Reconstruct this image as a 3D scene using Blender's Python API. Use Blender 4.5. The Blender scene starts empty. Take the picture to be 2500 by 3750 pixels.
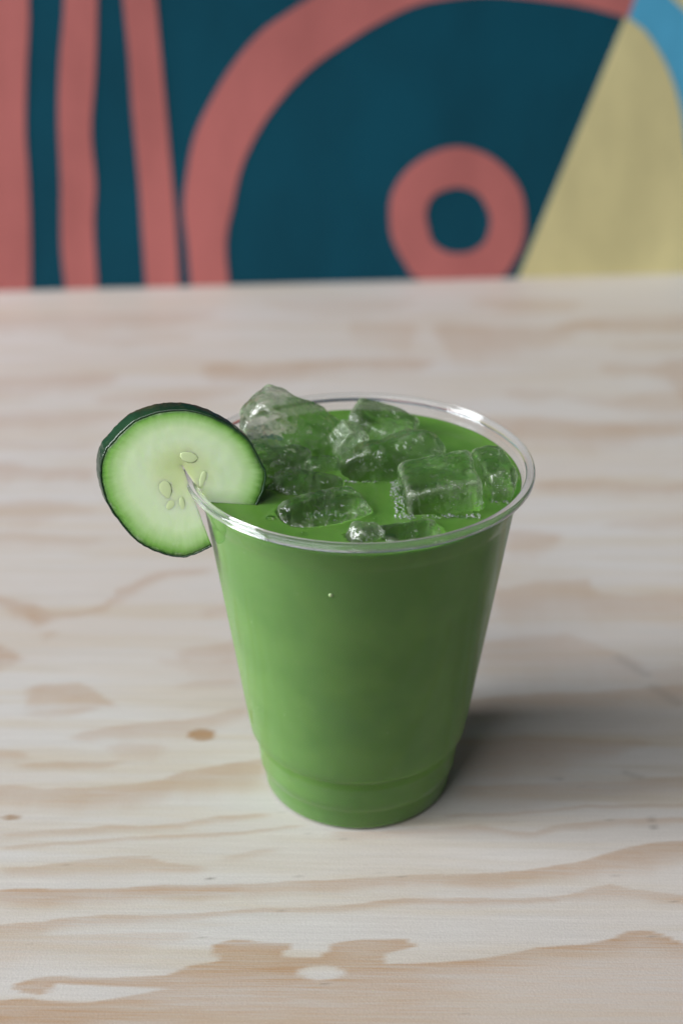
import bpy, bmesh, math, random
import numpy as np
from mathutils import Vector, Matrix, Euler, noise
from mathutils.bvhtree import BVHTree

# ------------------------------------------------------------------ camera, light, exposure
scene = bpy.context.scene
col = scene.collection
R = math.radians

cam_data = bpy.data.cameras.new('camera')
cam = bpy.data.objects.new('camera', cam_data)
col.objects.link(cam)
cam.location = (0.0, -0.35837, 0.28246)
cam.rotation_euler = (R(90 - 27.945), 0, 0.013967)
cam_data.sensor_fit = 'VERTICAL'
cam_data.sensor_height = 36.0
cam_data.lens = 50.0
cam_data.clip_start = 0.01
cam_data.clip_end = 20
cam_data.dof.use_dof = True
cam_data.dof.focus_distance = 0.382
cam_data.dof.aperture_fstop = 7.2
scene.camera = cam

world = bpy.data.worlds.new('World')
scene.world = world
world.use_nodes = True
bg = world.node_tree.nodes['Background']
bg.inputs['Color'].default_value = (0.92, 0.96, 1.0, 1)
bg.inputs['Strength'].default_value = 0.050         # dim even light of the room

def window_light(name, loc, target, sx, sy, power, colour):
    d = bpy.data.lights.new(name, 'AREA')
    d.shape = 'RECTANGLE'; d.size = sx; d.size_y = sy; d.energy = power; d.color = colour
    o = bpy.data.objects.new(name, d); col.objects.link(o)
    o.location = loc
    o.rotation_euler = (Vector(target) - Vector(loc)).to_track_quat('-Z', 'Y').to_euler()
    return o
window_light('window_light', (-2.90, -0.42, 1.35), (0, 0, 0.06), 1.25, 1.95, 140, (0.96, 0.985, 1.0))
window_light('high_window_light', (-1.3, -1.5, 2.5), (0, 0, 0.06), 2.2, 1.9, 48, (0.97, 0.99, 1.0))

vs = scene.view_settings
vs.view_transform = 'Standard'; vs.look = 'None'; vs.gamma = 1; vs.exposure = 0.0
vs.use_curve_mapping = False
cy = scene.cycles
cy.use_denoising = True
cy.max_bounces = 20; cy.transmission_bounces = 16; cy.glossy_bounces = 8; cy.transparent_max_bounces = 24
cy.diffuse_bounces = 5
cy.blur_glossy = 0.3
cy.sample_clamp_indirect = 60

# ------------------------------------------------------------------ helpers
def tag(o, label=None, category=None, group=None, kind=None):
    if label: o['label'] = label
    if category: o['category'] = category
    if group: o['group'] = group
    if kind: o['kind'] = kind
    return o

def mesh_obj(name, verts, faces, mat=None, parent=None, smooth=True):
    me = bpy.data.meshes.new(name)
    me.from_pydata([tuple(v) for v in verts], [], [tuple(f) for f in faces])
    me.update()
    if smooth: me.polygons.foreach_set('use_smooth', [True] * len(me.polygons))
    o = bpy.data.objects.new(name, me); col.objects.link(o)
    if mat: me.materials.append(mat)
    if parent: o.parent = parent
    return o

def empty(name, loc):
    o = bpy.data.objects.new(name, None); col.objects.link(o)
    o.location = loc; o.empty_display_size = 0.02
    return o

def fix_normals(o):
    bm = bmesh.new(); bm.from_mesh(o.data)
    bmesh.ops.recalc_face_normals(bm, faces=bm.faces)
    bm.to_mesh(o.data); bm.free()

def lathe(profile, seg, closed=False):
    """profile: list of (radius, z); closed joins last ring to first."""
    v, f = [], []
    n = len(profile)
    for r, z in profile:
        for k in range(seg):
            a = 2 * math.pi * k / seg
            v.append((r * math.cos(a), r * math.sin(a), z))
    for i in range(n if closed else n - 1):
        j = (i + 1) % n
        for k in range(seg):
            k2 = (k + 1) % seg
            f.append((i * seg + k, i * seg + k2, j * seg + k2, j * seg + k))
    return v, f

def sstep(a, b, x):
    t = np.clip((x - a) / (b - a), 0, 1)
    return t * t * (3 - 2 * t)

class NT:
    """small node-tree writer"""
    def __init__(self, name):
        self.m = bpy.data.materials.new(name); self.m.use_nodes = True
        self.t = self.m.node_tree; self.n = self.t.nodes; self.l = self.t.links
        self.n.clear()
        self.out = self.n.new('ShaderNodeOutputMaterial')
    def node(self, typ, **kw):
        nd = self.n.new(typ)
        for k, v in kw.items(): setattr(nd, k, v)
        return nd
    def link(self, a, b): self.l.new(a, b)
    def put(self, sock, v):
        if isinstance(v, bpy.types.NodeSocket): self.l.new(v, sock)
        else: sock.default_value = v
    def math(self, op, a, b=None, c=None, clamp=False):
        nd = self.node('ShaderNodeMath', operation=op, use_clamp=clamp)
        self.put(nd.inputs[0], a)
        if b is not None: self.put(nd.inputs[1], b)
        if c is not None: self.put(nd.inputs[2], c)
        return nd.outputs[0]
    def mix(self, f, a, b, blend='MIX'):
        nd = self.node('ShaderNodeMix', data_type='RGBA', blend_type=blend)
        self.put(nd.inputs[0], f); self.put(nd.inputs[6], a); self.put(nd.inputs[7], b)
        return nd.outputs[2]
    def smooth(self, v, a, b, lo=0.0, hi=1.0):
        nd = self.node('ShaderNodeMapRange', interpolation_type='SMOOTHSTEP')
        self.put(nd.inputs[0], v)
        for i, x in zip((1, 2, 3, 4), (a, b, lo, hi)): nd.inputs[i].default_value = x
        return nd.outputs[0]
    def coord(self, which='Object', scale=(1, 1, 1), loc=(0, 0, 0)):
        tc = self.node('ShaderNodeTexCoord'); mp = self.node('ShaderNodeMapping')
        mp.inputs['Scale'].default_value = scale; mp.inputs['Location'].default_value = loc
        self.link(tc.outputs[which], mp.inputs[0]); return mp.outputs[0]
    def noise(self, vec, scale=1.0, detail=3.0, rough=0.55, dist=0.0):
        nd = self.node('ShaderNodeTexNoise')
        self.link(vec, nd.inputs['Vector'])
        nd.inputs['Scale'].default_value = scale; nd.inputs['Detail'].default_value = detail
        nd.inputs['Roughness'].default_value = rough; nd.inputs['Distortion'].default_value = dist
        return nd.outputs[0]
    def attr(self, name):
        nd = self.node('ShaderNodeAttribute', attribute_name=name); return nd.outputs['Fac']
    def bump(self, h, strength, dist, normal=None):
        nd = self.node('ShaderNodeBump'); self.put(nd.inputs['Height'], h)
        nd.inputs['Strength'].default_value = strength; nd.inputs['Distance'].default_value = dist
        if normal is not None: self.link(normal, nd.inputs['Normal'])
        return nd.outputs[0]
    def principled(self, **kw):
        p = self.node('ShaderNodeBsdfPrincipled')
        for k, v in kw.items(): self.put(p.inputs[k.replace('_', ' ')], v)
        return p
    def finish(self, sh): self.link(sh, self.out.inputs['Surface']); return self.m

# ------------------------------------------------------------------ materials
def mat_wood():
    t = NT('whitewashed_pine_plywood')
    g, tint = t.attr('grain'), t.math('MULTIPLY', t.attr('tint'), 0.45)
    fib = t.noise(t.coord(scale=(14, 520, 1)), 1.0, 4, 0.6)
    fine = t.noise(t.coord(scale=(60, 1900, 1), loc=(3, 1, 0)), 1.0, 3, 0.6)
    speck = t.noise(t.coord(scale=(1, 1, 1)), 1500, 2, 0.5)
    blot = t.noise(t.coord(scale=(8, 17, 1), loc=(1, 5, 0)), 1.0, 4, 0.55)
    # ragged fibre ends along the edges of the darker late wood
    gg = t.math('ADD', g, t.math('MULTIPLY', t.math('SUBTRACT', fib, 0.5), t.math('MULTIPLY', g, 1.9)))
    gg = t.math('ADD', gg, t.math('MULTIPLY', t.math('SUBTRACT', fine, 0.5), t.math('MULTIPLY', t.math('MULTIPLY', g, t.math('SUBTRACT', 1.15, g)), 3.2)), clamp=True)
    early = t.mix(t.smooth(blot, 0.36, 0.62), (0.665, 0.63, 0.61, 1), (0.655, 0.60, 0.56, 1))
    late = t.mix(tint, (0.47, 0.295, 0.17, 1), (0.50, 0.345, 0.285, 1))
    st1 = t.noise(t.coord(scale=(7, 95, 1), loc=(4, 4, 0)), 1.0, 4, 0.6)
    early = t.mix(t.math('MULTIPLY', t.smooth(st1, 0.42, 0.72), 0.55), early, (0.60, 0.50, 0.375, 1))
    c = t.mix(gg, early, late)
    k = t.math('ADD', 0.87, t.math('MULTIPLY', fib, 0.20))
    k = t.math('ADD', k, t.math('MULTIPLY', t.math('SUBTRACT', fine, 0.5), 0.20))
    k = t.math('ADD', k, t.math('MULTIPLY', t.math('SUBTRACT', speck, 0.5), 0.20))
    cb = t.node('ShaderNodeCombineColor')
    for i in range(3): t.link(k, cb.inputs[i])
    c = t.mix(1.0, c, cb.outputs[0], 'MULTIPLY')
    # dark pores and resin flecks, short dashes along the grain
    por = t.noise(t.coord(scale=(160, 520, 1), loc=(7, 2, 0)), 1.0, 2, 0.5)
    pz = t.noise(t.coord(scale=(11, 24, 1), loc=(2, 9, 0)), 1.0, 1, 0.5)
    pm = t.math('MULTIPLY', t.smooth(por, 0.735, 0.79), t.smooth(pz, 0.5, 0.68))
    c = t.mix(t.math('MULTIPLY', pm, 0.6), c, (0.22, 0.12, 0.06, 1))
    c = t.mix(t.attr('dirt'), c, (0.13, 0.105, 0.09, 1))
    h = t.math('ADD', t.math('MULTIPLY', fib, 0.6), t.math('MULTIPLY', speck, 0.4))
    nb = t.bump(h, 0.35, 0.0004)
    p = t.principled(Base_Color=c, Roughness=0.52, Specular_IOR_Level=0.3, Normal=nb)
    return t.finish(p.outputs[0])

def mat_paint(name, rgb):
    t = NT(name)
    v = t.coord()
    n = t.noise(t.coord(scale=(1, 1, .45)), 14, 5, 0.6)
    c = t.mix(t.smooth(n, 0.3, 0.7), (rgb[0] * .86, rgb[1] * .86, rgb[2] * .86, 1), (rgb[0] * 1.12, rgb[1] * 1.12, rgb[2] * 1.12, 1))
    weave = t.noise(t.coord(scale=(900, 900, 260)), 1.0, 2)
    p = t.principled(Base_Color=c, Roughness=0.6, Specular_IOR_Level=0.15, Normal=t.bump(weave, 0.4, 0.0006))
    return t.finish(p.outputs[0])

def mat_clear(name, ior=1.45, tint=(1, 1, 1), rough=0.02, haze=0.0):
    """thin clear plastic: lets light straight through, mirrors at its edges"""
    t = NT(name)
    # the same edge mirror on both faces of the sheet
    geo = t.node('ShaderNodeNewGeometry')
    fr = t.node('ShaderNodeFresnel')
    t.link(t.math('ADD', ior, t.math('MULTIPLY', geo.outputs['Backfacing'], 1 / ior - ior)), fr.inputs[0])
    tr = t.node('ShaderNodeBsdfTransparent'); tr.inputs[0].default_value = (*tint, 1)
    gl = t.node('ShaderNodeBsdfGlossy'); gl.inputs['Roughness'].default_value = rough
    mx = t.node('ShaderNodeMixShader')
    t.link(t.math('MINIMUM', fr.outputs[0], 0.20), mx.inputs[0]); t.link(tr.outputs[0], mx.inputs[1]); t.link(gl.outputs[0], mx.inputs[2])
    res = mx.outputs[0]
    if haze:
        df = t.node('ShaderNodeBsdfDiffuse'); df.inputs[0].default_value = (0.78, 0.82, 0.86, 1)
        m2 = t.node('ShaderNodeMixShader'); m2.inputs[0].default_value = haze
        t.link(res, m2.inputs[1]); t.link(df.outputs[0], m2.inputs[2]); res = m2.outputs[0]
    return t.finish(res)

def mat_solid_clear(name, ior, rgb, rough=0.0, bump=None, haze=0.0):
    t = NT(name)
    g = t.node('ShaderNodeBsdfGlass'); g.inputs['Color'].default_value = (*rgb, 1)
    g.inputs['IOR'].default_value = ior; g.inputs['Roughness'].default_value = rough
    if bump:
        n1 = t.noise(t.coord(), bump[0], 3, 0.6)
        t.link(t.bump(n1, bump[1], bump[2]), g.inputs['Normal'])
    res = g.outputs[0]
    if haze:
        df = t.node('ShaderNodeBsdfDiffuse'); df.inputs[0].default_value = (0.85, 0.86, 0.88, 1)
        m2 = t.node('ShaderNodeMixShader'); m2.inputs[0].default_value = haze
        t.link(res, m2.inputs[1]); t.link(df.outputs[0], m2.inputs[2]); res = m2.outputs[0]
    return t.finish(res)

def mat_juice(spec=0.4, name='green_juice'):
    t = NT(name)
    n = t.noise(t.coord(), 55, 4, 0.6)
    c = t.mix(t.smooth(n, 0.3, 0.7), JUICE_A, JUICE_B)  # random darker blotches, put in for shadows of ice near the wall
    pulp = t.noise(t.coord(), 2600, 2)
    c = t.mix(t.math('MULTIPLY', t.smooth(pulp, 0.70, 0.80), 0.35), c, (0.42, 0.55, 0.24, 1))
    p = t.principled(Base_Color=c, Roughness=0.07, IOR=1.34, Specular_IOR_Level=spec,
                     Subsurface_Weight=1.0, Subsurface_Scale=0.0018)
    p.inputs['Subsurface Radius'].default_value = (0.55, 1.0, 0.28)
    return t.finish(p.outputs[0])
JUICE_A = (0.098, 0.230, 0.036, 1)
JUICE_B = (0.124, 0.268, 0.048, 1)

def mat_flesh():
    t = NT('cucumber_flesh')
    e = t.attr('edge')                                   # 0 at the heart, 1 at the skin
    ray = t.attr('ray')                                  # runs round the slice
    cv = t.node('ShaderNodeCombineXYZ'); t.link(t.math('MULTIPLY', ray, 90), cv.inputs[0]); t.link(t.math('MULTIPLY', e, 4), cv.inputs[1])
    streak = t.noise(cv.outputs[0], 1.0, 3, 0.6)
    n = t.noise(t.coord(), 260, 4, 0.6)
    big = t.noise(t.coord(), 90, 2, 0.5)
    ee = t.math('ADD', e, t.math('MULTIPLY', t.math('SUBTRACT', streak, 0.5), 0.07))
    ramp = t.node('ShaderNodeValToRGB'); t.link(ee, ramp.inputs[0])
    cr = ramp.color_ramp
    stops = [(0.0, (0.57, 0.68, 0.32)), (0.28, (0.62, 0.73, 0.42)), (0.50, (0.66, 0.78, 0.54)), (0.70, (0.63, 0.77, 0.49)),
             (0.86, (0.42, 0.63, 0.27)), (0.945, (0.20, 0.42, 0.085)), (1.0, (0.05, 0.17, 0.02))]
    while len(cr.elements) < len(stops): cr.elements.new(0.5)
    for el, (p_, c_) in zip(cr.elements, stops): el.position = p_; el.color = (*c_, 1)
    c = t.mix(t.math('MULTIPLY', t.smooth(big, 0.4, 0.7), 0.10), ramp.outputs[0], (0.68, 0.79, 0.54, 1))
    c = t.mix(t.math('MULTIPLY', t.math('MULTIPLY', t.smooth(n, 0.55, 0.75), 0.25), t.smooth(e, 0.5, 0.9)), c, (0.70, 0.82, 0.56, 1))
    h = t.math('ADD', n, t.math('MULTIPLY', streak, 0.5))
    p = t.principled(Base_Color=c, Roughness=0.28, Specular_IOR_Level=0.45, IOR=1.36, Subsurface_Weight=1.0,
                     Subsurface_Scale=0.0035, Normal=t.bump(h, 0.07, 0.0004))
    p.inputs['Subsurface Radius'].default_value = (0.8, 1.0, 0.5)
    return t.finish(p.outputs[0])

def mat_rind():
    t = NT('cucumber_skin')
    n = t.noise(t.coord(), 320, 4, 0.6)
    b = t.noise(t.coord(), 70, 2, 0.5)
    c = t.mix(t.smooth(b, 0.35, 0.7), (0.008, 0.030, 0.012, 1), (0.020, 0.062, 0.022, 1))
    c = t.mix(t.math('MULTIPLY', t.smooth(n, 0.6, 0.75), 0.4), c, (0.06, 0.12, 0.05, 1))
    p = t.principled(Base_Color=c, Roughness=0.26, Specular_IOR_Level=0.5, Normal=t.bump(n, 0.5, 0.0006))
    return t.finish(p.outputs[0])

def mat_seed():
    t = NT('cucumber_seed')
    n = t.noise(t.coord(), 500, 3)
    c = t.mix(n, (0.53, 0.64, 0.34, 1), (0.58, 0.68, 0.39, 1))
    p = t.principled(Base_Color=c, Roughness=0.7, Specular_IOR_Level=0.05)
    return t.finish(p.outputs[0])

# ------------------------------------------------------------------ painted wall
WALL_O = Vector((-0.21603, 0.45416, 0)); WALL_A = R(5.277)
teal = mat_paint('deep_teal_paint', (0.0026, 0.070, 0.114))
salmon = mat_paint('salmon_paint', (0.52, 0.165, 0.158))
mustard = mat_paint('mustard_paint', (0.71, 0.64, 0.34))
sky_blue = mat_paint('light_blue_paint', (0.10, 0.45, 0.72))

def smooth_line(pts, n=8):
    """Catmull-Rom through the points"""
    P = [np.array(p, float) for p in pts]
    P = [2 * P[0] - P[1]] + P + [2 * P[-1] - P[-2]]
    o = []
    for i in range(1, len(P) - 2):
        for k in range(n):
            s = k / n
            o.append(0.5 * (2 * P[i] + (P[i + 1] - P[i - 1]) * s + (2 * P[i - 1] - 5 * P[i] + 4 * P[i + 1] - P[i + 2]) * s * s
                            + (3 * P[i] - P[i - 1] - 3 * P[i + 1] + P[i + 2]) * s ** 3))
    o.append(P[-2]); return [tuple(x) for x in o]

def smooth_loop(pts, n=8):
    P = [np.array(p, float) for p in pts]; m = len(P); o = []
    for i in range(m):
        a, b, c, d = P[i - 1], P[i], P[(i + 1) % m], P[(i + 2) % m]
        for k in range(n):
            s = k / n
            o.append(tuple(0.5 * (2 * b + (c - a) * s + (2 * a - 5 * b + 4 * c - d) * s * s + (3 * b - a - 3 * c + d) * s ** 3)))
    return o

wall_v = [(-.45, 0, -.02), (.85, 0, -.02), (.85, 0, .50), (-.45, 0, .50), (-.45, .1, -.02), (.85, .1, -.02), (.85, .1, .50), (-.45, .1, .50)]
wall = mesh_obj('painted_wall', wall_v, [(0, 1, 2, 3), (5, 4, 7, 6), (4, 0, 3, 7), (1, 5, 6, 2), (3, 2, 6, 7), (4, 5, 1, 0)], teal, smooth=False)
wall.location = WALL_O; wall.rotation_euler = (0, 0, WALL_A)
tag(wall, 'deep teal wall painted with salmon stripes, an arch, a ring and mustard', 'wall')

def painted(name, loop, mat, lift, hole=None):
    """a coat of paint: a thin slab standing just proud of the wall, outline in millimetres along and up the wall"""
    bm = bmesh.new()
    def ring(lp):
        vs_ = [bm.verts.new((x / 1000, -lift, max(z, -4) / 1000)) for x, z in lp]
        return [bm.edges.new((vs_[i], vs_[(i + 1) % len(vs_)])) for i in range(len(vs_))]
    ed = ring(loop)
    if hole: ed += ring(hole)
    res = bmesh.ops.triangle_fill(bm, use_beauty=True, use_dissolve=False, edges=ed)
    fs = [f for f in res['geom'] if isinstance(f, bmesh.types.BMFace)]
    ex = bmesh.ops.extrude_face_region(bm, geom=fs)
    for v in ex['geom']:
        if isinstance(v, bmesh.types.BMVert): v.co.y += lift - 0.0001
    bmesh.ops.recalc_face_normals(bm, faces=bm.faces)
    me = bpy.data.meshes.new(name); bm.to_mesh(me); bm.free()
    me.materials.append(mat)
    o = bpy.data.objects.new(name, me); col.objects.link(o); o.parent = wall
    return o

L1 = smooth_line([(42, 300), (38, 220), (34, 165), (32, 147), (29, 128), (25, 95), (24, 70), (22, 39), (18, -3)])
o = painted('painted_stripe', [(-60, -3), (-60, 300)] + L1, salmon, .0005); o['label'] = 'broad salmon stripe at the left end'
o = painted('painted_stripe', smooth_line([(66, 300), (58, 220), (53, 165), (48, 135), (44, 102), (42, 64), (39, 28), (39, -3)])
        + smooth_line([(58, -3), (59, 38), (62, 64), (62, 94), (67, 128), (71, 165), (76, 220), (82, 300)]), salmon, .0005)
o = painted('painted_stripe', smooth_line([(80, 300), (83, 220), (85, 165), (86, 135), (86, 106), (87, 63), (87, 27), (87, -3)])
        + smooth_line([(107, -3), (107, 42), (106, 73), (105, 106), (104, 134), (103, 165), (101, 220), (98, 300)]), salmon, .0005)
AO = [(114, -3), (113, 26), (112, 47), (115, 68), (121, 91), (132, 112), (145, 131), (160, 147), (175, 157), (187, 164), (210, 176), (240, 187), (275, 193), (310, 193), (345, 188), (376, 180)]
AI = [(137, -3), (136, 26), (141, 49), (147, 72), (159, 95), (174, 114), (189, 128), (207, 140), (224, 150), (246, 160), (268, 164), (290, 165), (312, 163), (340, 159), (368, 152)]
o = painted('painted_arch', smooth_line(AO) + smooth_line(AI)[::-1], salmon, .0005)
RO = [(273, 81), (289, 77), (302, 68), (312, 55), (316, 40), (316, 24), (311, 11), (302, 0), (276, -4), (252, 1), (243, 12), (236, 26), (234, 39), (235, 53), (243, 67), (257, 77)]
RI = [(274, 57), (286, 53), (293, 43), (295, 34), (292, 23), (283, 17), (271, 17), (261, 23), (257, 34), (256, 44), (261, 53)]
o = painted('painted_ring', smooth_loop(RO), salmon, .0005, smooth_loop(RI))
BE = smooth_line([(368, 152), (379, 144), (390, 130), (398, 116), (405, 98), (410, 78), (416, 51), (420, 19), (421, -3)])
o = painted('painted_panel', [(313, -3), (366.5, 152)] + BE, mustard, .0008); o['label'] = 'mustard panel with a slanting left edge'
o = painted('painted_panel', BE[::-1] + [(376, 180), (382, 171), (394, 161), (410, 148), (424, 128), (434, 98), (438, 60), (440, 20), (440, -3)], sky_blue, .0005)
o['label'] = 'light blue curved band'
o = painted('painted_panel', [(376, 180), (382, 171), (394, 161), (410, 148), (424, 128), (434, 98), (438, 60), (440, 20), (440, -3), (520, -3), (520, 300), (417, 300)], mustard, .0008)

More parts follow.
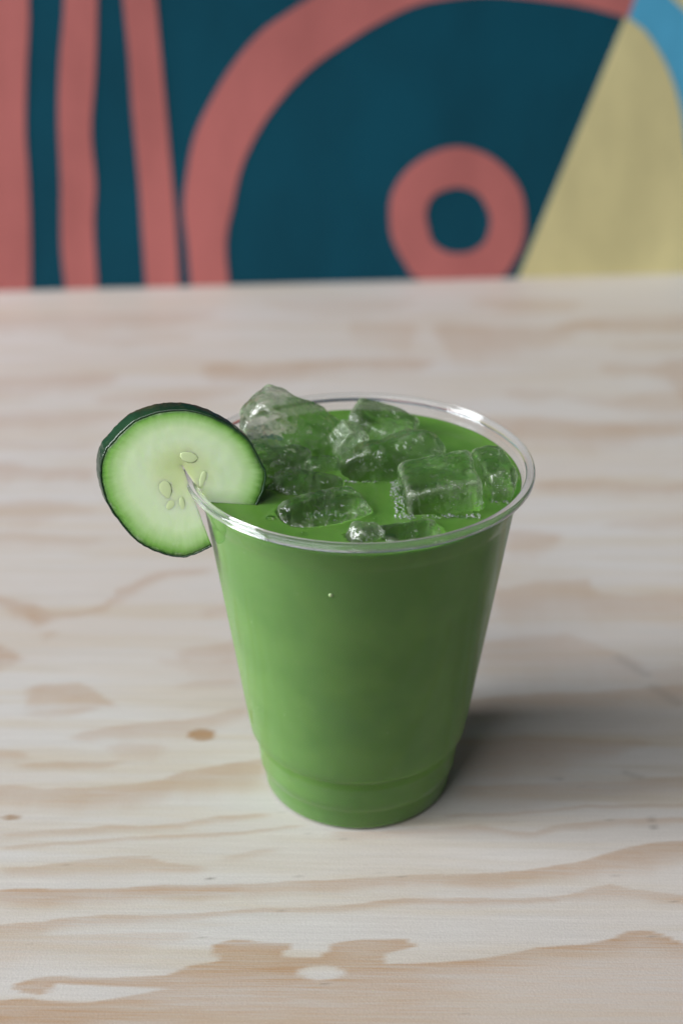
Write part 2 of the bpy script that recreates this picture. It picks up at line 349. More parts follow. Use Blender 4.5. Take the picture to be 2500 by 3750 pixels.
# ------------------------------------------------------------------ plywood table
# darker late-wood figure of the veneer: [strength, pinkness, [[x, far edge y, width], ...]] in millimetres
BANDS=[[0.5,0.1,[[-106.2,-30.6,2.3],[-88.2,-29.1,2.3],[-74.2,-27.2,3.5],[-65.0,-28.0,1.9],[-50.9,-25.9,2.4],[-42.1,-22.4,2.8],[-26.3,-20.9,1.6]]],
[0.55,0,[[-104.9,-36.3,1.5],[-85.9,-34.5,1.5],[-66.9,-32.9,1.3],[-54.2,-31.4,1.3],[-41.3,-30.2,1.4],[-15.6,-25.8,0.8]]],
[0.45,0.3,[[-102.6,-46.5,3.2],[-92.7,-45.6,3.2],[-78.2,-42.1,5.1],[-72.1,-40.9,5.5],[-60.7,-40.4,5.5],[-55.3,-42.9,3.6],[-42.6,-44.5,1.8]]],
[0.35,0,[[-39.1,-40.4,1.8],[-33.0,-38.5,2.6],[-22.9,-35.9,1.5]]],
[0.75,0.3,[[-108.0,-55.1,4.5],[-100.7,-54.8,4.5],[-88.5,-53.9,4.8],[-70.0,-53.7,4.2],[-51.7,-52.5,4.2],[-27.0,-51.7,4.5],[-14.7,-50.4,4.6],[-4.3,-49.2,4.2],[10.1,-47.4,3.9],[22.6,-46.9,3.6],[38.8,-45.9,4.3],[54.0,-43.9,4.3],[64.3,-41.6,4.7],[73.8,-37.4,6.3],[80.6,-34.5,7.5],[87.3,-32.5,8.3],[105.5,-31.3,8.7]]],
[0.6,0.2,[[-104.6,-69.3,3.2],[-97.5,-68.8,3.6],[-84.6,-67.7,3.6],[-83.0,-66.3,3.3],[-68.3,-64.4,2.7],[-52.7,-63.9,2.3],[-44.3,-63.4,2.0],[-26.4,-61.0,1.7],[-14.3,-60.2,1.7],[-4.2,-59.5,2.0],[7.5,-57.3,2.4],[16.0,-56.8,2.1],[34.3,-56.6,2.1],[52.7,-56.1,1.4],[58.9,-55.2,1.7],[65.4,-52.3,3.8],[71.7,-50.8,4.5],[77.6,-52.5,3.1],[86.0,-53.4,3.5],[100.2,-55.6,2.4]]],
[0.25,0.4,[[-103.7,-72.8,9.4],[-96.6,-72.7,9.4],[-84.8,-72.6,6.3],[-61.4,-70.6,6.4],[-43.6,-70.4,1.6]]],
[0.65,0.2,[[-119.1,-9.2,8.7],[-111.0,-9.1,8.7],[-104.3,-9.0,8.7],[-97.2,-10.4,8.3],[-83.7,-10.2,8.7],[-70.4,-8.6,9.3],[-60.0,-5.2,9.5],[-55.0,-1.2,9.6],[-44.3,2.2,9.7],[-27.9,6.2,8.8]]],
[0.45,0.7,[[-123.8,9.9,5.9],[-115.2,9.5,5.8],[-108.0,8.7,5.8],[-104.5,5.1,2.7]]],
[0.6,0,[[-108.1,2.4,1.8],[-102.6,2.9,2.6],[-88.8,3.1,3.1],[-80.5,3.7,3.1],[-73.6,3.8,0.9]]],
[0.5,0.6,[[-94.0,16.7,1.4],[-88.8,19.2,4.7],[-79.1,21.7,6.6],[-67.9,24.2,7.1],[-58.0,25.6,6.2],[-46.9,30.6,5.8],[-35.5,35.0,4.9]]],
[0.38,0.8,[[-81.8,11.8,1.8],[-74.9,12.8,7.7],[-65.0,12.5,7.7],[-60.6,11.4,1.4]]],
[0.7,0.25,[[-114.0,43.6,2.6],[-112.0,45.1,10.2],[-108.5,46.2,12.2],[-96.6,46.9,12.3],[-91.5,43.9,10.1],[-84.3,36.3,3.5],[-80.9,33.4,1.0]]],
[0.4,0,[[-110.8,28.5,1.9],[-102.4,30.6,3.9],[-86.8,33.3,2.0]]],
[0.45,0.8,[[-65.6,65.8,1.7],[-61.2,68.1,7.2],[-53.7,71.0,8.9],[-41.4,74.6,10.2]]],
[0.4,0.4,[[-63.3,46.3,2.1],[-56.1,49.1,4.2],[-39.6,50.9,4.7]]],
[0.3,0.7,[[-71.5,62.9,2.7],[-52.7,60.4,8.1],[-40.3,60.6,8.1]]],
[0.75,0.5,[[-139.2,73.2,16.7],[-129.2,71.1,13.3],[-123.7,67.8,10.0],[-118.0,61.1,1.1]]],
[0.6,0.6,[[-146.7,104.0,4.4],[-136.4,102.9,4.7],[-129.1,99.9,7.7],[-122.1,98.1,9.8],[-116.2,92.9,6.7],[-109.8,93.9,3.7],[-100.3,95.6,3.1],[-94.6,101.0,6.8],[-92.7,110.6,11.2],[-88.2,113.9,9.0],[-80.7,121.4,8.3],[-72.6,124.8,5.1],[-57.3,126.1,3.4]]],
[0.45,0.1,[[-124.6,94.3,3.1],[-118.8,89.8,7.2],[-113.5,87.7,3.0]]],
[0.35,0.3,[[-115.9,79.4,2.3],[-112.8,80.0,5.8],[-108.5,78.0,1.7]]],
[0.35,0.8,[[-60.0,94.6,1.8],[-56.2,96.8,6.1],[-43.3,100.1,6.2]]],
[0.5,0.15,[[49.9,114.2,15.9],[56.5,112.7,18.9],[72.1,117.8,22.3],[89.2,119.0,25.5],[91.1,109.3,15.7],[104.1,107.6,14.4],[139.4,110.0,15.1]]],
[0.35,0.8,[[42.0,72.9,16.6],[59.8,78.9,22.4],[75.9,80.6,25.2],[90.2,70.7,16.5],[101.3,62.6,5.4]]],
[0.35,0.1,[[100.6,58.5,3.2],[108.5,59.9,8.1],[128.7,61.6,8.1]]],
[0.55,0.4,[[35.2,38.0,9.9],[48.7,40.7,10.5],[63.7,42.2,9.1],[78.6,43.2,8.1],[93.9,45.9,8.7],[126.2,50.6,10.3]]],
[0.5,0.6,[[31.1,17.3,15.8],[53.9,18.8,13.7],[82.0,16.9,6.9],[96.0,16.1,1.4]]],
[0.4,0.2,[[29.8,-7.2,5.5],[58.3,-6.1,6.3],[78.8,-4.3,6.3],[115.1,0.5,7.3]]],
[0.45,0,[[26.4,-20.0,1.2],[47.5,-19.9,1.4],[70.4,-15.9,1.4],[111.7,-14.8,1.4]]],
[0.45,0.3,[[-7.7,-29.4,2.7],[10.4,-28.3,2.7],[23.5,-27.0,2.7],[36.6,-25.4,3.5],[49.4,-27.8,2.7],[53.2,-27.7,2.3],[60.2,-24.1,2.8],[76.0,-22.5,2.4],[110.3,-21.0,2.4]]],
[0.4,0.5,[[-221.3,411.2,21.0],[-156.8,414.2,23.9],[-107.2,417.8,17.1],[-82.0,416.7,4.3]]],
[0.35,0.3,[[-163.1,380.7,6.6],[-126.5,377.9,13.1],[-91.2,385.1,5.4]]],
[0.55,0.1,[[-83.9,337.1,4.8],[-75.2,342.1,20.3],[-51.8,337.6,17.8],[-9.8,346.7,17.0],[28.6,348.5,13.4],[40.1,347.4,2.5]]],
[0.5,0.7,[[-207.9,318.8,19.3],[-163.4,321.7,20.5],[-132.5,325.7,16.2],[-123.1,323.5,2.3]]],
[0.45,0.2,[[-131.6,293.3,4.3],[-104.3,300.9,9.9],[-87.2,304.5,18.6],[-71.9,306.4,13.3],[-58.6,305.4,2.2]]],
[0.4,0.7,[[-196.4,273.8,17.3],[-143.6,275.5,17.3],[-124.7,277.4,13.4],[-111.6,274.9,2.1]]],
[0.55,0.7,[[-182.3,218.3,17.5],[-156.8,219.1,17.5],[-149.9,214.3,10.5],[-117.3,213.4,10.4]]],
[0.45,0.6,[[-172.7,180.1,17.2],[-135.7,182.7,18.1],[-123.7,178.8,7.9],[-110.0,175.0,2.4]]],
[0.35,0.7,[[-166.7,156.8,7.4],[-129.9,153.6,8.8],[-103.9,148.4,3.6]]],
[0.3,0.5,[[-188.8,243.8,6.7],[-147.5,242.0,8.5],[-122.3,243.8,6.7]]],
[0.4,0.2,[[-6.7,403.5,20.6],[25.3,402.5,33.8],[32.6,398.4,6.9]]],
[0.55,0.1,[[39.9,398.5,6.9],[49.9,402.9,40.2],[78.9,396.3,33.3],[105.7,396.7,22.9],[122.0,408.8,18.1],[217.5,416.6,18.4]]],
[0.35,0.2,[[64.7,441.0,6.1],[90.8,446.0,19.6],[121.2,441.8,15.0],[131.4,442.0,3.0]]],
[0.4,0.1,[[136.1,371.6,5.2],[160.4,375.2,9.1],[208.8,379.2,9.2]]],
[0.5,0.1,[[124.0,337.0,4.8],[131.6,342.6,16.8],[145.0,340.3,10.8],[156.9,342.9,17.9],[164.9,349.2,52.4],[203.5,356.6,58.8]]],
[0.35,0.2,[[71.0,303.3,3.3],[82.3,306.8,10.0],[95.3,305.9,7.8],[104.0,304.9,2.2]]],
[0.4,0.3,[[99.3,302.0,3.3],[124.7,296.9,10.8],[147.9,305.5,21.7],[193.1,311.7,27.4]]],
[0.6,0.3,[[57.6,269.6,15.0],[70.4,271.3,24.8],[87.3,272.6,24.9],[120.3,267.9,19.8],[145.6,269.3,12.0],[183.7,271.3,12.1]]],
[0.55,0.15,[[73.8,201.4,2.5],[83.8,204.9,10.2],[110.9,206.2,10.2],[125.7,202.9,6.8],[168.5,206.1,8.5]]],
[0.5,0.3,[[58.8,160.0,18.3],[73.1,159.0,16.1],[83.6,156.6,3.7]]],
[0.3,0.3,[[100.9,164.3,3.0],[119.9,169.6,9.2],[161.2,174.8,10.1]]],
[0.3,0.3,[[-58.3,439.3,6.0],[-20.0,444.4,22.5],[18.6,440.4,15.0],[34.0,440.6,3.0]]]]
BLOB= [[-98.1, -95.7], [-91.5, -95.3], [-84.9, -94.5], [-79.1, -95.4], [-69.0, -95.3], [-58.2, -92.9], [-52.7, -91.4], [-48.3, -90.7], [-64.3, -89.6], [-78.0, -89.5], [-80.1, -91.8], [-80.6, -93.5], [-87.6, -92.6], [-89.2, -90.4], [-86.2, -88.6], [-83.0, -87.3], [-76.2, -86.8], [-72.7, -87.1], [-59.1, -86.6], [-50.0, -86.1], [-45.2, -83.3], [-43.5, -82.2], [-36.1, -81.0], [-37.0, -78.3], [-38.3, -76.4], [-37.3, -74.8], [-32.7, -73.4], [-28.0, -73.5], [-25.6, -74.3], [-16.2, -74.3], [-18.9, -78.0], [-17.7, -79.5], [-9.0, -79.4], [-7.3, -77.8], [-6.2, -74.7], [-2.1, -73.5], [3.8, -72.8], [14.4, -72.5], [16.6, -75.1], [9.6, -77.6], [7.0, -80.0], [8.4, -81.5], [21.1, -80.9], [29.2, -79.7], [37.5, -78.0], [42.2, -76.8], [49.4, -74.7], [62.4, -73.4], [68.6, -71.7], [73.7, -68.7], [79.8, -68.0], [84.1, -70.2], [88.1, -72.6], [102.7, -76.3], [86.9, -143.9], [-85.8, -146.3]]

def build_table():
    xs = np.concatenate([np.linspace(-.55, -.26, 25), np.arange(-.258, .2581, .0021), np.linspace(.262, .55, 25)])
    v = np.concatenate([np.linspace(-.42, -.125, 25), np.arange(-.1225, .06, .0005), np.arange(.06, .2, .0011), np.arange(.2, .4395, .0026), [.4395]])
    nx, ny = len(xs), len(v)
    X = np.repeat(xs[None], ny, 0)
    back = WALL_O.y - 0.0009 + (X - WALL_O.x) * math.tan(WALL_A)    # the back edge follows the wall
    s = (v[:, None] + .42) / (.4395 + .42)
    Y = v[:, None] + (back - .4395) * sstep(0.55, 1.0, s)
    xm, ym = X * 1000, Y * 1000
    rng = np.random.RandomState(4)
    def wob(x, amp, seed):
        r_ = np.random.RandomState(seed); o_ = 0
        for k_, a_ in ((.05, 1), (.13, .6), (.31, .4), (.75, .22), (1.7, .12)):
            o_ = o_ + a_ * np.sin(x * k_ * (0.8 + .4 * r_.rand()) + 6.28 * r_.rand())
        return o_ * amp
    G = np.zeros_like(xm); T = np.zeros_like(xm); Wt = np.full_like(xm, 1e-6)
    for i, (st, ti, pts) in enumerate(BANDS):
        st *= .80
        p = np.array(pts); o_ = np.argsort(p[:, 0]); p = p[o_]
        e = np.interp(xm, p[:, 0], p[:, 1]); th = np.interp(xm, p[:, 0], p[:, 2])
        scale = 0.10 + 0.0011 * max(p[:, 1].mean() + 100, 0)
        e = e + wob(xm, min(scale * 2.2, .9), i)
        th = th * (1 + .12 * wob(xm, 1, i + 300))
        th = np.maximum(th * 1.35, .5)
        d = e - ym
        end = sstep(p[0, 0] - 2, p[0, 0] + 4, xm) * (1 - sstep(p[-1, 0] - 4, p[-1, 0] + 2, xm))
        soft = min(.55 + .022 * max(p[:, 1].mean() + 45, 0), 5.0)
        m = st * end * sstep(-soft * .6, soft * .6, d) * (1 - sstep(.35 * th, 1.35 * th, d)) * (0.85 + .15 * wob(xm, .6, i + 70))
        m = np.clip(m, 0, 1)
        G = G + m * (1 - G); T += m * ti; Wt += m
    # the broad tan figure at the near edge
    P = np.array(BLOB); sel = ym < -60
    bx, by = xm[sel] + wob(ym[sel] * 4, .5, 91), ym[sel] + wob(xm[sel], .22, 92)
    ins = np.zeros(bx.shape, bool); dist = np.full(bx.shape, 1e9)
    for a, b in zip(P, np.roll(P, -1, 0)):
        c = ((a[1] > by) != (b[1] > by)) & (bx < (b[0] - a[0]) * (by - a[1]) / (b[1] - a[1] + 1e-9) + a[0])
        ins ^= c
        ab = b - a; tt = np.clip(((bx - a[0]) * ab[0] + (by - a[1]) * ab[1]) / (ab @ ab), 0, 1)
        dist = np.minimum(dist, np.hypot((bx - a[0] - tt * ab[0]) * .55, by - a[1] - tt * ab[1]))
    sd = np.where(ins, dist, -dist)
    m = sstep(-.35, .35, sd) * (0.46 + 0.16 * np.exp(-np.maximum(sd, 0) / 4))
    m += .22 * sstep(-.3, .4, sd) * np.exp(-((bx + 75) / 26) ** 2 - ((by + 102) / 6) ** 2)
    m += .20 * sstep(-.3, .4, sd) * np.exp(-((bx + 20) / 24) ** 2 - ((by + 84) / 7) ** 2)
    m += .20 * sstep(-.3, .4, sd) * np.exp(-((bx - 76) / 10) ** 2 - ((by + 73) / 3.5) ** 2)
    m *= 1 - .45 * sstep(0, 8, sd) * sstep(10, 40, bx)
    m *= 1 - sstep(1.2, .8, np.hypot((bx + 9.4) / 6.0, (by + 84.8) / 2.5))      # pale island
    m *= 1 - .5 * sstep(-130, -150, by)
    G[sel] = G[sel] + np.clip(m, 0, 1) * (1 - G[sel]); T[sel] += m * .22; Wt[sel] += m
    # faint figure elsewhere
    far = wob(ym * .35 + wob(xm * .18, 1.1, 7), 1, 8)
    G = np.clip(G + .07 * np.clip(far, 0, 1), 0, 1)
    # round brown mark, a small knot and a few grubby marks
    D = np.zeros_like(xm)
    r1 = np.hypot((xm + 50.8 + .1 * ym - 1.8) / 4.5, (ym - 17.9) / 3.5)
    ov = sstep(1.12, .85, r1)
    D += .10 * ov; G = np.maximum(G, .95 * ov); T = T * (1 - ov)
    r2 = np.hypot((xm + 104.4) / 2.6, (ym + 24) / 1.3); D += .22 * sstep(1.2, .7, r2); G = np.maximum(G, .8 * sstep(1.2, .7, r2))
    for (x0, y0, x1, y1, w, s_) in ((92.5, 65, 100.2, 54.4, 2.6, .20), (101.5, 47, 108, 38, 3.0, .18), (89.2, -20.6, 88.8, -23, .7, .4), (88.6, -25, 88.4, -26.4, .6, .38),
                                    (76.2, -22.6, 77.4, -22.4, .5, .55), (-41.8, -49.6, -41.0, -49.6, .45, .7), (62, -3, 64, -3.4, 1.1, .25), (84, 0, 88, -2, 1.6, .2)):
        a = np.array((x0, y0)); ab = np.array((x1 - x0, y1 - y0))
        tt = np.clip(((xm - x0) * ab[0] + (ym - y0) * ab[1]) / (ab @ ab), 0, 1)
        D = np.maximum(D, s_ * sstep(w * 1.3, w * .2, np.hypot(xm - x0 - tt * ab[0], ym - y0 - tt * ab[1])))
    for _ in range(46):
        x0, y0 = rng.uniform(-90, 95), rng.uniform(-120, -5)
        D = np.maximum(D, rng.uniform(.15, .5) * sstep(1.2, .3, np.hypot((xm - x0) / rng.uniform(.5, .9), (ym - y0) / .34)))
    V = np.stack([X, Y, np.zeros_like(X)], -1).reshape(-1, 3)
    idx = np.arange(nx * ny).reshape(ny, nx)
    F = np.stack([idx[:-1, :-1], idx[:-1, 1:], idx[1:, 1:], idx[1:, :-1]], -1).reshape(-1, 4)
    # skirt: 18 mm board
    per = np.concatenate([idx[0, :], idx[1:, -1], idx[-1, ::-1][1:], idx[::-1, 0][1:-1]])
    low = V[per].copy(); low[:, 2] = -.018
    n0 = len(V); m_ = len(per); k = np.arange(m_); k2 = (k + 1) % m_
    SK = np.stack([per[k], n0 + k, n0 + k2, per[k2]], -1)
    V = np.concatenate([V, low])
    faces = F.tolist() + SK.tolist() + [list(range(n0 + m_ - 1, n0 - 1, -1))]
    o = mesh_obj('plywood_table', V.tolist(), faces, mat_wood(), smooth=False)
    for nm, A in (('grain', G), ('tint', T / Wt), ('dirt', np.clip(D, 0, 1))):
        at = o.data.attributes.new(nm, 'FLOAT', 'POINT')
        at.data.foreach_set('value', np.concatenate([A.reshape(-1), np.full(m_, .2)]).astype(np.float32))
    tag(o, 'pale whitewashed plywood table top with tan wavy grain', 'table')
    return o
build_table()

# ------------------------------------------------------------------ clear plastic cup
CUP_TILT = 0
SEG = 192
LEVEL = 0.1035
def wall_r(z): return 0.03023 + (0.04555 - 0.03023) * z / 0.10874
OUT = [(.0278, .0000), (.0284, .0004), (.0288, .0012), (.0294, .0066), (.0295, .0074), (.0299, .0081), (.0304, .0086), (.0306, .0110),
       (.03155, .0192), (.0318, .0200), (.0326, .0209), (.0332, .0216)]
for z in np.linspace(.024, .0972, 24): OUT.append((wall_r(z), z))
OUT += [(.0441, .0981), (.04425, .0986), (.0445, .0991), (.0454, .1035), (.0460, .1060)]
cup = empty('plastic_cup', (0, 0, 0))
tag(cup, 'clear tapered plastic cup with rolled rim standing on the plywood', 'cup')
clear = mat_clear('clear_plastic', 1.17, (0.985, 0.99, 0.985), 0.05, 0.022)
TH = 0.00020
inner = [(r - TH, z) for r, z in OUT]
k0 = 11
v, f = lathe(OUT[k0:] + inner[k0:][::-1], SEG)
body = mesh_obj('cup_wall', v, f, clear, cup); fix_normals(body)
v, f = lathe([(r, max(z, .0007)) for r, z in inner[1:k0 + 1][::-1]] + [(.0262, .0010), (.0005, .0010), (.0005, .0006), (.0255, .0006), (.0268, .0004)] + OUT[:k0 + 1], SEG)
foot = mesh_obj('cup_base', v, f, clear, cup); fix_normals(foot)
bead = []
for k in range(22):
    a = 2 * math.pi * k / 22
    bead.append((.04765 + .00134 * math.cos(a), .10742 + .00132 * math.sin(a)))
v, f = lathe(bead, SEG * 2, closed=True)
rim = mesh_obj('rim', v, f, mat_solid_clear('rim_plastic', 1.47, (.98, .985, .99), 0.07, None, 0.07), cup); fix_normals(rim)  # its even white haze stands in for the broad window reflection

# ------------------------------------------------------------------ ice
def mat_ice(name='melting_ice', base=0.012):
    t = NT(name)
    v = t.coord()
    nb = t.bump(t.noise(v, 420, 2, 0.5), 0.34, 0.0006)
    g = t.node('ShaderNodeBsdfGlass'); g.inputs['Color'].default_value = (0.965, 0.99, 0.955, 1)
    g.inputs['IOR'].default_value = 1.31; g.inputs['Roughness'].default_value = 0.045
    t.link(nb, g.inputs['Normal'])
    # frosty, bubble-filled patches
    dif = t.node('ShaderNodeBsdfDiffuse'); dif.inputs[0].default_value = (0.86, 0.96, 0.74, 1)
    trl = t.node('ShaderNodeBsdfTranslucent'); trl.inputs[0].default_value = (0.82, 0.97, 0.66, 1)
    mx = t.node('ShaderNodeMixShader'); mx.inputs[0].default_value = 0.5
    t.link(dif.outputs[0], mx.inputs[1]); t.link(trl.outputs[0], mx.inputs[2])
    n1 = t.noise(v, 120, 5, 0.65, 0.6)
    n2 = t.noise(v, 850, 4, 0.65)
    geo = t.node('ShaderNodeNewGeometry')                # crisp edges are whiter
    f = t.math('ADD', t.math('ADD', base, t.math('MULTIPLY', t.smooth(geo.outputs['Pointiness'], 0.506, 0.54), t.math('MULTIPLY', n2, 0.75))), t.math('MULTIPLY', t.smooth(n1, 0.47, 0.62), t.math('ADD', 0.03, t.math('MULTIPLY', t.smooth(n2, 0.52, 0.63), 0.30))))
    tp = t.node('ShaderNodeBsdfTransparent'); tp.inputs[0].default_value = (0.96, 0.985, 0.955, 1)
    m0 = t.node('ShaderNodeMixShader'); m0.inputs[0].default_value = 0.45
    t.link(g.outputs[0], m0.inputs[1]); t.link(tp.outputs[0], m0.inputs[2])
    m2 = t.node('ShaderNodeMixShader'); t.link(f, m2.inputs[0])
    t.link(m0.outputs[0], m2.inputs[1]); t.link(mx.outputs[0], m2.inputs[2])
    # the wet, pitted skin throws small glints of the windows
    gl = t.node('ShaderNodeBsdfGlossy'); gl.inputs['Roughness'].default_value = 0.10
    t.link(t.bump(t.noise(v, 520, 2, 0.5), 0.75, 0.0009), gl.inputs['Normal'])
    m3 = t.node('ShaderNodeMixShader'); m3.inputs[0].default_value = 0.07
    t.link(m2.outputs[0], m3.inputs[1]); t.link(gl.outputs[0], m3.inputs[2])
    return t.finish(m3.outputs[0])
ice_mat = mat_ice()
sparkle_white_ice = mat_ice('sparkle_white_ice', 0.12)  # whiter copy: milky white stands in for the small bits' sparkle
air_mat = mat_solid_clear('air_in_ice', 0.763, (1, 1, 1), 0.0)
ICE = [  # centre mm, half size mm, turn deg, squareness, lumpiness mm, label
    ((-18, 15.5, 109.8), (16.5, 7.6, 8.0), (12, 33, 6), 6.0, .8, 'tallest ice chunk, leaning up out of the drink behind the cucumber slice'),
    ((-23.5, 4.6, 104.6), (9.5, 5.8, 5.5), (16, 14, 12), 5.0, .8, 'pale ice piece tucked under the tall leaning chunk'),
    ((-3.6, 20, 106.4), (4.4, 3.8, 4.4), (20, 30, 40), 7.0, .7, 'small sparkling ice bit at the low end of the tall chunk'),
    ((6.5, 30, 103.2), (10, 6.2, 8.0), (24, 14, -18), 7.0, .7, 'blurred yellowish ice piece nearest the back of the rim'),
    ((9.5, 6.0, 105.6), (14.5, 8.5, 7.6), (-22, -10, 14), 3.6, .8, 'big rounded ice piece in the middle of the cup'),
    ((22.2, -13, 104.6), (10.5, 9.0, 8.4), (6, -7, 8), 9.0, .45, 'square ice cube with a bubbly left edge, right of centre'),
    ((37.6, -6, 105.0), (4.6, 9.0, 8.0), (4, -6, 14), 7.0, .5, 'narrow ice piece against the right side of the cup'),
    ((-9.5, -21, 101.0), (12, 8, 5.2), (13, -8, 24), 4.6, .9, 'mostly sunken ice piece at the front of the cup'),
    ((1.5, -34.2, 102.6), (4.6, 3.6, 4.0), (10, 22, 30), 5.0, .7, 'small glinting ice bit touching the front rim'),
    ((-15, -5.5, 100.3), (11, 7, 5.2), (10, 7, -14), 4.0, .9, 'dark sunken ice piece beside the cucumber slice'),
    ((13, -32, 100.0), (8.5, 5, 5.0), (10, -6, 12), 4.0, .9, 'sunken ice piece in front of the square cube'),
    ((-10.5, 6.5, 102.6), (5.2, 3.8, 4.0), (14, 10, 20), 4.0, .6, 'small round ice bit between the tall chunk and the middle piece'),
    ((-34, 12, 104.0), (4.2, 6.5, 5.0), (5, 20, -12), 5.0, .6, 'small pale ice bit half hidden behind the cucumber slice'),
]
ico = bmesh.new(); bmesh.ops.create_icosphere(ico, subdivisions=6, radius=1)
ico_v = np.array([v.co[:] for v in ico.verts]); ico_f = [[v.index for v in f.verts] for f in ico.faces]; ico.free()
sph = bmesh.new(); bmesh.ops.create_icosphere(sph, subdivisions=2, radius=1)
sph_v = np.array([v.co[:] for v in sph.verts]); sph_f = np.array([[v.index for v in f.verts] for f in sph.faces]); sph.free()
ice_bvh = []
random.seed(11)
for i, (c, h, rot, sq, lump, lab) in enumerate(ICE):
    q = ico_v / (np.abs(ico_v) ** sq).sum(1, keepdims=True) ** (1 / sq)
    P = q * np.array(h)
    s = Vector((13.7 * i, 5.1 * i, 2.3))
    off = np.array([noise.noise(Vector(p) * .11 + s) * lump * 1.5 + noise.noise(Vector(p) * .30 + s) * lump * .75 + noise.noise(Vector(p) * .75 + s) * lump * .10 for p in P])
    # melted hollows: a few shallow scoops
    nrm = ico_v
    for _ in range(4):
        d = np.array(Vector((random.gauss(0, 1), random.gauss(0, 1), random.gauss(0, 1))).normalized())
        off -= lump * 1.2 * np.exp(-((nrm - d) ** 2).sum(1) / .18)
    P = P + nrm * off[:, None]
    M = Euler([R(a) for a in rot]).to_matrix()
    P = (P @ np.array(M).T) / 1000
    Q = P + np.array(c) / 1000                               # nothing pokes through the cup
    rad = np.hypot(Q[:, 0], Q[:, 1]); lim = wall_r(Q[:, 2]) - .0011
    k = np.where(rad > lim, lim / rad, 1.0)[:, None]
    Q[:, :2] *= k; P = Q - np.array(c) / 1000
    o = mesh_obj('ice_cube', P.tolist(), ico_f, sparkle_white_ice if 'sparkling' in lab or 'glinting' in lab else ice_mat)
    o.location = [x / 1000 for x in c]
    tag(o, lab, 'ice', 'ice in the green drink')
    ice_bvh.append(BVHTree.FromPolygons([Vector(p) + o.location for p in P], ico_f))
    # air trapped inside the ice
    AV, AF = [], []
    for k in range(40 if min(h) > 4.5 else 14):
        b = np.array([random.uniform(-.75, .75) * x for x in h])
        if k % 2: b = b * np.array((.5, .5, .5))
        r = random.choice((.14, .18, .22, .26, .4)) * random.uniform(.7, 1.3)
        if k % 3 == 0: st = np.array((random.uniform(1, 2.2), 1, 1))
        else: st = np.ones(3)
        n0 = sum(len(a) for a in AV)
        AV.append(((sph_v * r * st + b) @ np.array(M).T) / 1000); AF.append(sph_f + n0)
    ab = mesh_obj('trapped_air', np.concatenate(AV).tolist(), np.concatenate(AF).tolist(), air_mat, o)
    tag(ab, kind='stuff')

# ------------------------------------------------------------------ green juice
def juice_mesh():
    prof_r = lambda z: np.interp(z, [p[1] for p in OUT], [p[0] for p in OUT]) - TH - .00006
    RT = prof_r(LEVEL + .0006)
    nr, nt = 118, 300
    V, F = [], []
    bb = []
    for j in range(nr + 1):
        r = RT * (j / nr) ** .92
        for k in range(nt):
            a = 2 * math.pi * k / nt
            x, y = r * math.cos(a), r * math.sin(a)
            z = LEVEL + .0007 * math.exp(-(RT - r) / .0012)
            z += .00016 * noise.noise(Vector((x * 90, y * 90, 0))) + .00006 * noise.noise(Vector((x * 260, y * 260, 4)))
            low = None
            if j < nr:
                near = 1.0
                for t in ice_bvh:
                    hit = t.ray_cast(Vector((x, y, .06)), Vector((0, 0, 1)))
                    if hit[0] is not None:
                        top = t.ray_cast(Vector((x, y, .16)), Vector((0, 0, -1)))
                        if top[0].z > LEVEL - .0002 and hit[0].z < LEVEL:
                            low = min(low, hit[0].z) if low else hit[0].z
                    d = t.find_nearest(Vector((x, y, z)), .004)
                    if d[0] is not None: near = min(near, d[3])
                if low is not None: z = min(max(low + .00018, .085), LEVEL)
                elif near < .004: z += .0004 * math.exp(-near / .0009)
            V.append((x, y, z))
    for j in range(nr):
        for k in range(nt):
            k2 = (k + 1) % nt
            F.append((j * nt + k, (j + 1) * nt + k, (j + 1) * nt + k2, j * nt + k2))
    zs = [LEVEL - .001, .1005, .0993, .0986, .0978] + list(np.linspace(.095, .0245, 16)) + [.0217, .0212, .0206, .02, .015, .0112, .0087, .0079, .007, .004, .0018, .0012]
    base = nr * nt
    for z in zs:
        r = prof_r(z); n0 = len(V)
        for k in range(nt):
            a = 2 * math.pi * k / nt; V.append((r * math.cos(a), r * math.sin(a), z))
        for k in range(nt):
            k2 = (k + 1) % nt; F.append((base + k, n0 + k, n0 + k2, base + k2))
        base = n0
    F.append([base + k for k in range(nt)][::-1])
    return V, F
V, F = juice_mesh()
juice = mesh_obj('green_juice', V, F, mat_juice())
juice.data.materials.append(mat_juice(0.0, 'green_juice_against_plastic'))   # wet contact with the cup: no mirror of its own
for pl in juice.data.polygons[118 * 300:]: pl.material_index = 1
tag(juice, 'opaque green juice filling the clear plastic cup', 'juice')

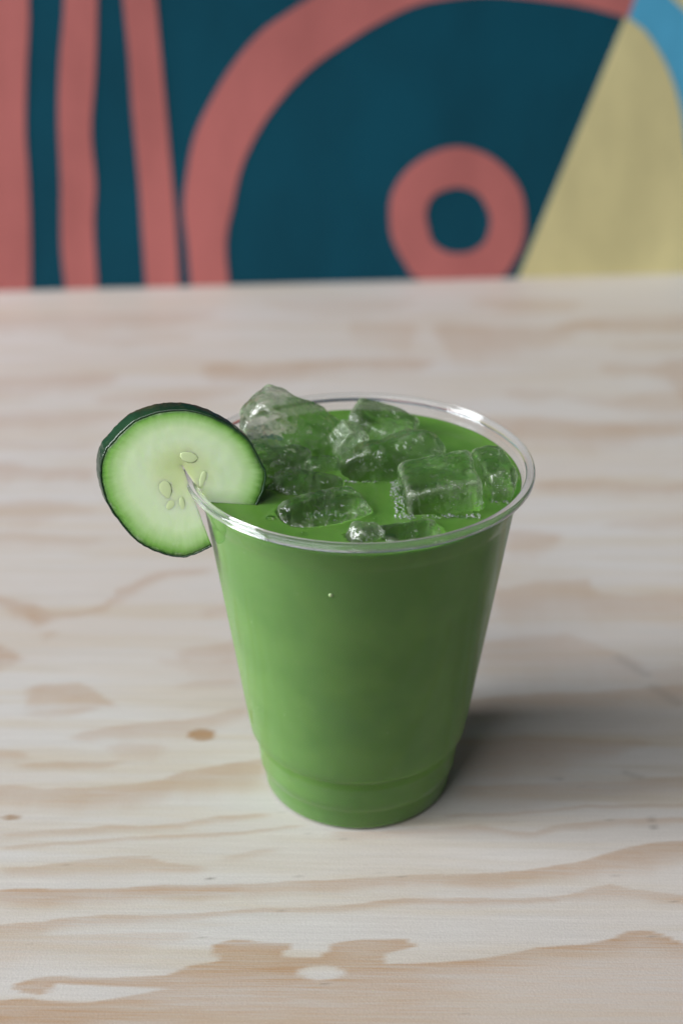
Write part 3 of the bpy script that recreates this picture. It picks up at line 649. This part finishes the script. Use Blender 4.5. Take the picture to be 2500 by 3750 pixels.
film = mat_clear('bubble_film', 1.36, (1, 1, 1), 0.0)
def bubble(x, y, z, r):
    o = bpy.data.objects.new('bubble', bubble_me); col.objects.link(o)
    o.location = (x / 1000, y / 1000, z / 1000); o.scale = (r / 1000,) * 3; o.parent = juice
s3 = bmesh.new(); bmesh.ops.create_icosphere(s3, subdivisions=3, radius=1)
bubble_me = bpy.data.meshes.new('bubble'); s3.to_mesh(bubble_me); s3.free()
bubble_me.polygons.foreach_set('use_smooth', [True] * len(bubble_me.polygons))
bubble_me.materials.append(mat_solid_clear('juice_bubble', 1.30, (.97, 1, .95), 0.04))
LZ = LEVEL * 1000
for x, y, r in ((-31, -9.5, 1.7), (-12.5, -13.6, 1.5), (-10.2, -14.6, 1.1), (-23.7, -25.5, 1.0), (-22.6, -25.2, .7), (-14.5, -33.5, .6),
                (11.0, -9.5, 1.5), (9.3, -8.2, .9), (10.6, -12.5, 1.2), (11.2, -15, 1.0), (10.3, -17, .8), (11.4, -18.4, .7), (11.0, -20.6, .8),
                (14, -24.2, .8), (21, -24.3, 1.1), (22.8, -24.2, .8), (25, -23.8, .7), (27, -23.4, .8), (29, -22.8, .6), (31, -22, .7), (17, -24.6, .6),
                (33.5, -17, .6), (-4, -4.5, .6), (1.5, -3.8, .5), (5, -3.6, .6), (-19.5, -29, .5), (4.4, -25.5, .6), (-2.6, -13, .5), (-26.5, -14.2, .5)):
    bubble(x, y, LZ + r * .25, r)
random.seed(5)
for _ in range(26):
    bubble(random.uniform(8.6, 12.4), random.uniform(-22.5, -5.5), LZ + .1, random.uniform(.22, .5))
for _ in range(14):
    bubble(random.uniform(13, 33), -24.4 + random.uniform(-.4, .9), LZ + .1, random.uniform(.22, .45))

# fine foam clinging to the square cube and the front ice
random.seed(21); FV, FF = [], []
def foam(x0, x1, y0, y1, n, zmax):
    for _ in range(n):
        r = random.choice((.16, .2, .26, .34)); c = np.array((random.uniform(x0, x1), random.uniform(y0, y1), LZ + random.uniform(-.1, zmax)))
        FF.append(sph_f + len(FV) * len(sph_v)); FV.append((sph_v * r + c) / 1000)
foam(8.6, 12.4, -14, -6, 60, 2.2); foam(9.6, 12.2, -23, -14, 60, 1.2); foam(9.5, 15, -25.6, -23.4, 46, .8); foam(16, 21, -24.8, -23.2, 14, .4); foam(21, 33, -24.6, -22.6, 44, .5)
foam(-14, -3, -27, -22, 36, 1.0); foam(-1, 4, -38, -35, 22, 1.2); foam(-4, 12, -4.2, -3.0, 40, .5); foam(-29, -20, -1.5, .5, 34, .9); foam(31, 41, -16.5, -14.5, 30, .6)
fo = mesh_obj('foam', np.concatenate(FV).tolist(), np.concatenate(FF).tolist(), mat_solid_clear('foam_film', 1.30, (.98, 1, .97), 0.05, None, 0.22), juice)
tag(fo, kind='stuff')
# flecks of pulp and tiny bubbles against the inside of the wall
PV, PF = [], []
for _ in range(70):
    z = random.uniform(.012, .097); a = -math.pi / 2 + random.uniform(-1.2, 1.2); r = random.choice((.07, .09, .12, .17)) / 1000
    rr = np.interp(z, [q[1] for q in OUT], [q[0] for q in OUT]) - TH - .00012
    PF.append(sph_f + len(PV) * len(sph_v)); PV.append(sph_v * r + np.array((rr * math.cos(a), rr * math.sin(a), z)))
t = NT('pulp'); pulp_mat = t.finish(t.principled(Base_Color=t.mix(t.noise(t.coord(), 900), (0.22, 0.36, 0.12, 1), (0.50, 0.62, 0.34, 1)), Roughness=0.4).outputs[0])
pu = mesh_obj('pulp_flecks', np.concatenate(PV).tolist(), np.concatenate(PF).tolist(), pulp_mat, juice); tag(pu, kind='stuff')
pale = bubble_me.copy(); pale.materials.clear(); pale.materials.append(pulp_mat)
fb = bpy.data.objects.new('bubble', pale); col.objects.link(fb); fb.parent = juice
fb.location = (-.0072, -.0419, .0902); fb.scale = (.00065,) * 3

# ------------------------------------------------------------------ cucumber slice
TIP = Vector((-0.04791, -0.0134, 0.11326)); CU = Vector((0.9945, -0.1045, 0.0)); CV = Vector((0.0182, 0.1727, 0.9848)); CN = Vector((-0.1029, -0.9794, 0.1736))
OUTL = [[8.26, -22.86], [5.91, -24.23], [2.76, -25.85], [-0.38, -26.66], [-4.3, -26.29], [-8.21, -25.1], [-11.72, -23.48], [-14.8, -20.82], [-17.09, -18.11], [-19.73, -14.43], [-21.58, -10.72], [-22.55, -6.78], [-22.82, -3.22], [-22.32, 0.37], [-20.93, 3.58], [-18.73, 6.24], [-16.14, 9.09], [-12.8, 11.97], [-9.32, 13.69], [-5.48, 14.95], [-1.29, 15.62], [2.5, 15.61], [6.27, 14.96], [10.04, 13.62], [13.81, 11.66], [16.82, 9.63], [19.09, 7.43], [20.8, 4.24], [22.13, 1.59], [23.2, -0.69], [23.1, -3.44], [21.97, -7.44], [19.88, -11.52], [17.19, -15.67], [13.71, -19.29]]
slice_root = empty('cucumber_slice', TIP)
slice_root.matrix_world = Matrix(((CU.x, CV.x, CN.x, TIP.x), (CU.y, CV.y, CN.y, TIP.y), (CU.z, CV.z, CN.z, TIP.z), (0, 0, 0, 1)))
tag(slice_root, 'thick round cucumber slice slit and hooked over the left of the rim', 'cucumber')
def build_slice():
    ol = np.array(smooth_line(OUTL, 6)); n = len(ol)
    nrm = np.zeros_like(ol); tg = np.gradient(ol, axis=0); nrm[:, 0] = tg[:, 1]; nrm[:, 1] = -tg[:, 0]
    nrm /= np.linalg.norm(nrm, axis=1, keepdims=True)
    if (nrm * ol).sum() < 0: nrm = -nrm
    ol = ol + nrm * np.array([.16 * noise.noise(Vector((i * .35, 3, 1))) for i in range(n)])[:, None]
    SK = .55; TK = 5.2
    SKEW = np.array((-2.6, .7)) / TK                      # the knife went through at a slant
    inn = ol - nrm * SK
    nr = 40
    V, F, E, A = [], [], [], []
    for side, zz in ((0, 0.0), (1, -TK)):
        for j in range(nr + 1):
            s = j / nr
            for i in range(n):
                p = inn[i] * s - SKEW * zz
                z = zz
                if side == 0: z += .06 * noise.noise(Vector((p[0] * .35, p[1] * .35, 2))) - .25 * max(0, s - .93) / .07 + (.35 * (1 - s) ** 6 * -1)
                V.append((p[0], p[1], z)); E.append(s); A.append(i / n)
    b1 = (nr + 1) * n
    for j in range(nr):
        for i in range(n - 1):
            a, b, c, d = j * n + i, j * n + i + 1, (j + 1) * n + i + 1, (j + 1) * n + i
            F.append((a, b, c, d)); F.append((b1 + a, b1 + d, b1 + c, b1 + b))
        for i in (0, n - 1):                               # the two faces of the slit
            a, d = j * n + i, (j + 1) * n + i
            F.append((a, d, b1 + d, b1 + a))
    for i in range(n - 1):                                 # under the skin
        a, b = nr * n + i, nr * n + i + 1
        F.append((a, b, b1 + b, b1 + a))
    V = np.array(V) / 1000
    o = mesh_obj('flesh', V.tolist(), F, mat_flesh(), slice_root)
    for nm, D in (('edge', E), ('ray', A)):
        at = o.data.attributes.new(nm, 'FLOAT', 'POINT'); at.data.foreach_set('value', np.array(D, dtype=np.float32))
    bm = bmesh.new(); bm.from_mesh(o.data); bmesh.ops.remove_doubles(bm, verts=bm.verts, dist=1e-6)
    bmesh.ops.recalc_face_normals(bm, faces=bm.faces); bm.to_mesh(o.data); bm.free()
    # skin: a strip round the outside, its front edge slightly rounded
    prof = [(-.02, -.22), (.18, -.12), (.40, -.16), (.54, -.42), (.60, -1.2), (.62, -2.6), (.60, -4.2), (.5, -5.0), (.2, -5.25), (-.02, -5.1)]
    m = len(prof); V, F = [], []
    for i in range(n):
        w = .10 * noise.noise(Vector((i * .9, 8, 1)))
        for (d, z) in prof:
            k = .12 * noise.noise(Vector((ol[i][0] * .8, ol[i][1] * .8, z * .8))) if d > .3 else 0
            p = inn[i] + nrm[i] * (d + k) - SKEW * z
            V.append((p[0] / 1000, p[1] / 1000, (z + (w if z > -.5 else 0)) / 1000))
    for i in range(n - 1):
        for k in range(m):
            k2 = (k + 1) % m
            F.append((i * m + k, i * m + k2, (i + 1) * m + k2, (i + 1) * m + k))
    F.append([k for k in range(m)]); F.append([(n - 1) * m + k for k in range(m)][::-1])
    rd = mesh_obj('rind', V, F, mat_rind(), slice_root); fix_normals(rd)
    sm = mat_seed()
    for (x, y, a, b, rot) in ((-4.7, -6.6, 1.8, 2.9, 12), (-3.0, -10.9, 1.2, 2.0, -35), (2.0, 2.7, 2.6, 1.5, -10), (5.8, -3.2, .9, 2.6, -14), (-.1, -10.9, .9, 2.6, 8)):
        vs_, c_, s_ = [], math.cos(R(rot)), math.sin(R(rot))
        for p in sph_v:
            px, py = p[0] * a, p[1] * b * (1 - .18 * p[1])
            vs_.append(((x + px * c_ - py * s_) / 1000, (y + px * s_ + py * c_) / 1000, (p[2] * .07 - .05) / 1000))
        sd = mesh_obj('seed', vs_, sph_f.tolist(), sm, slice_root)
build_slice()
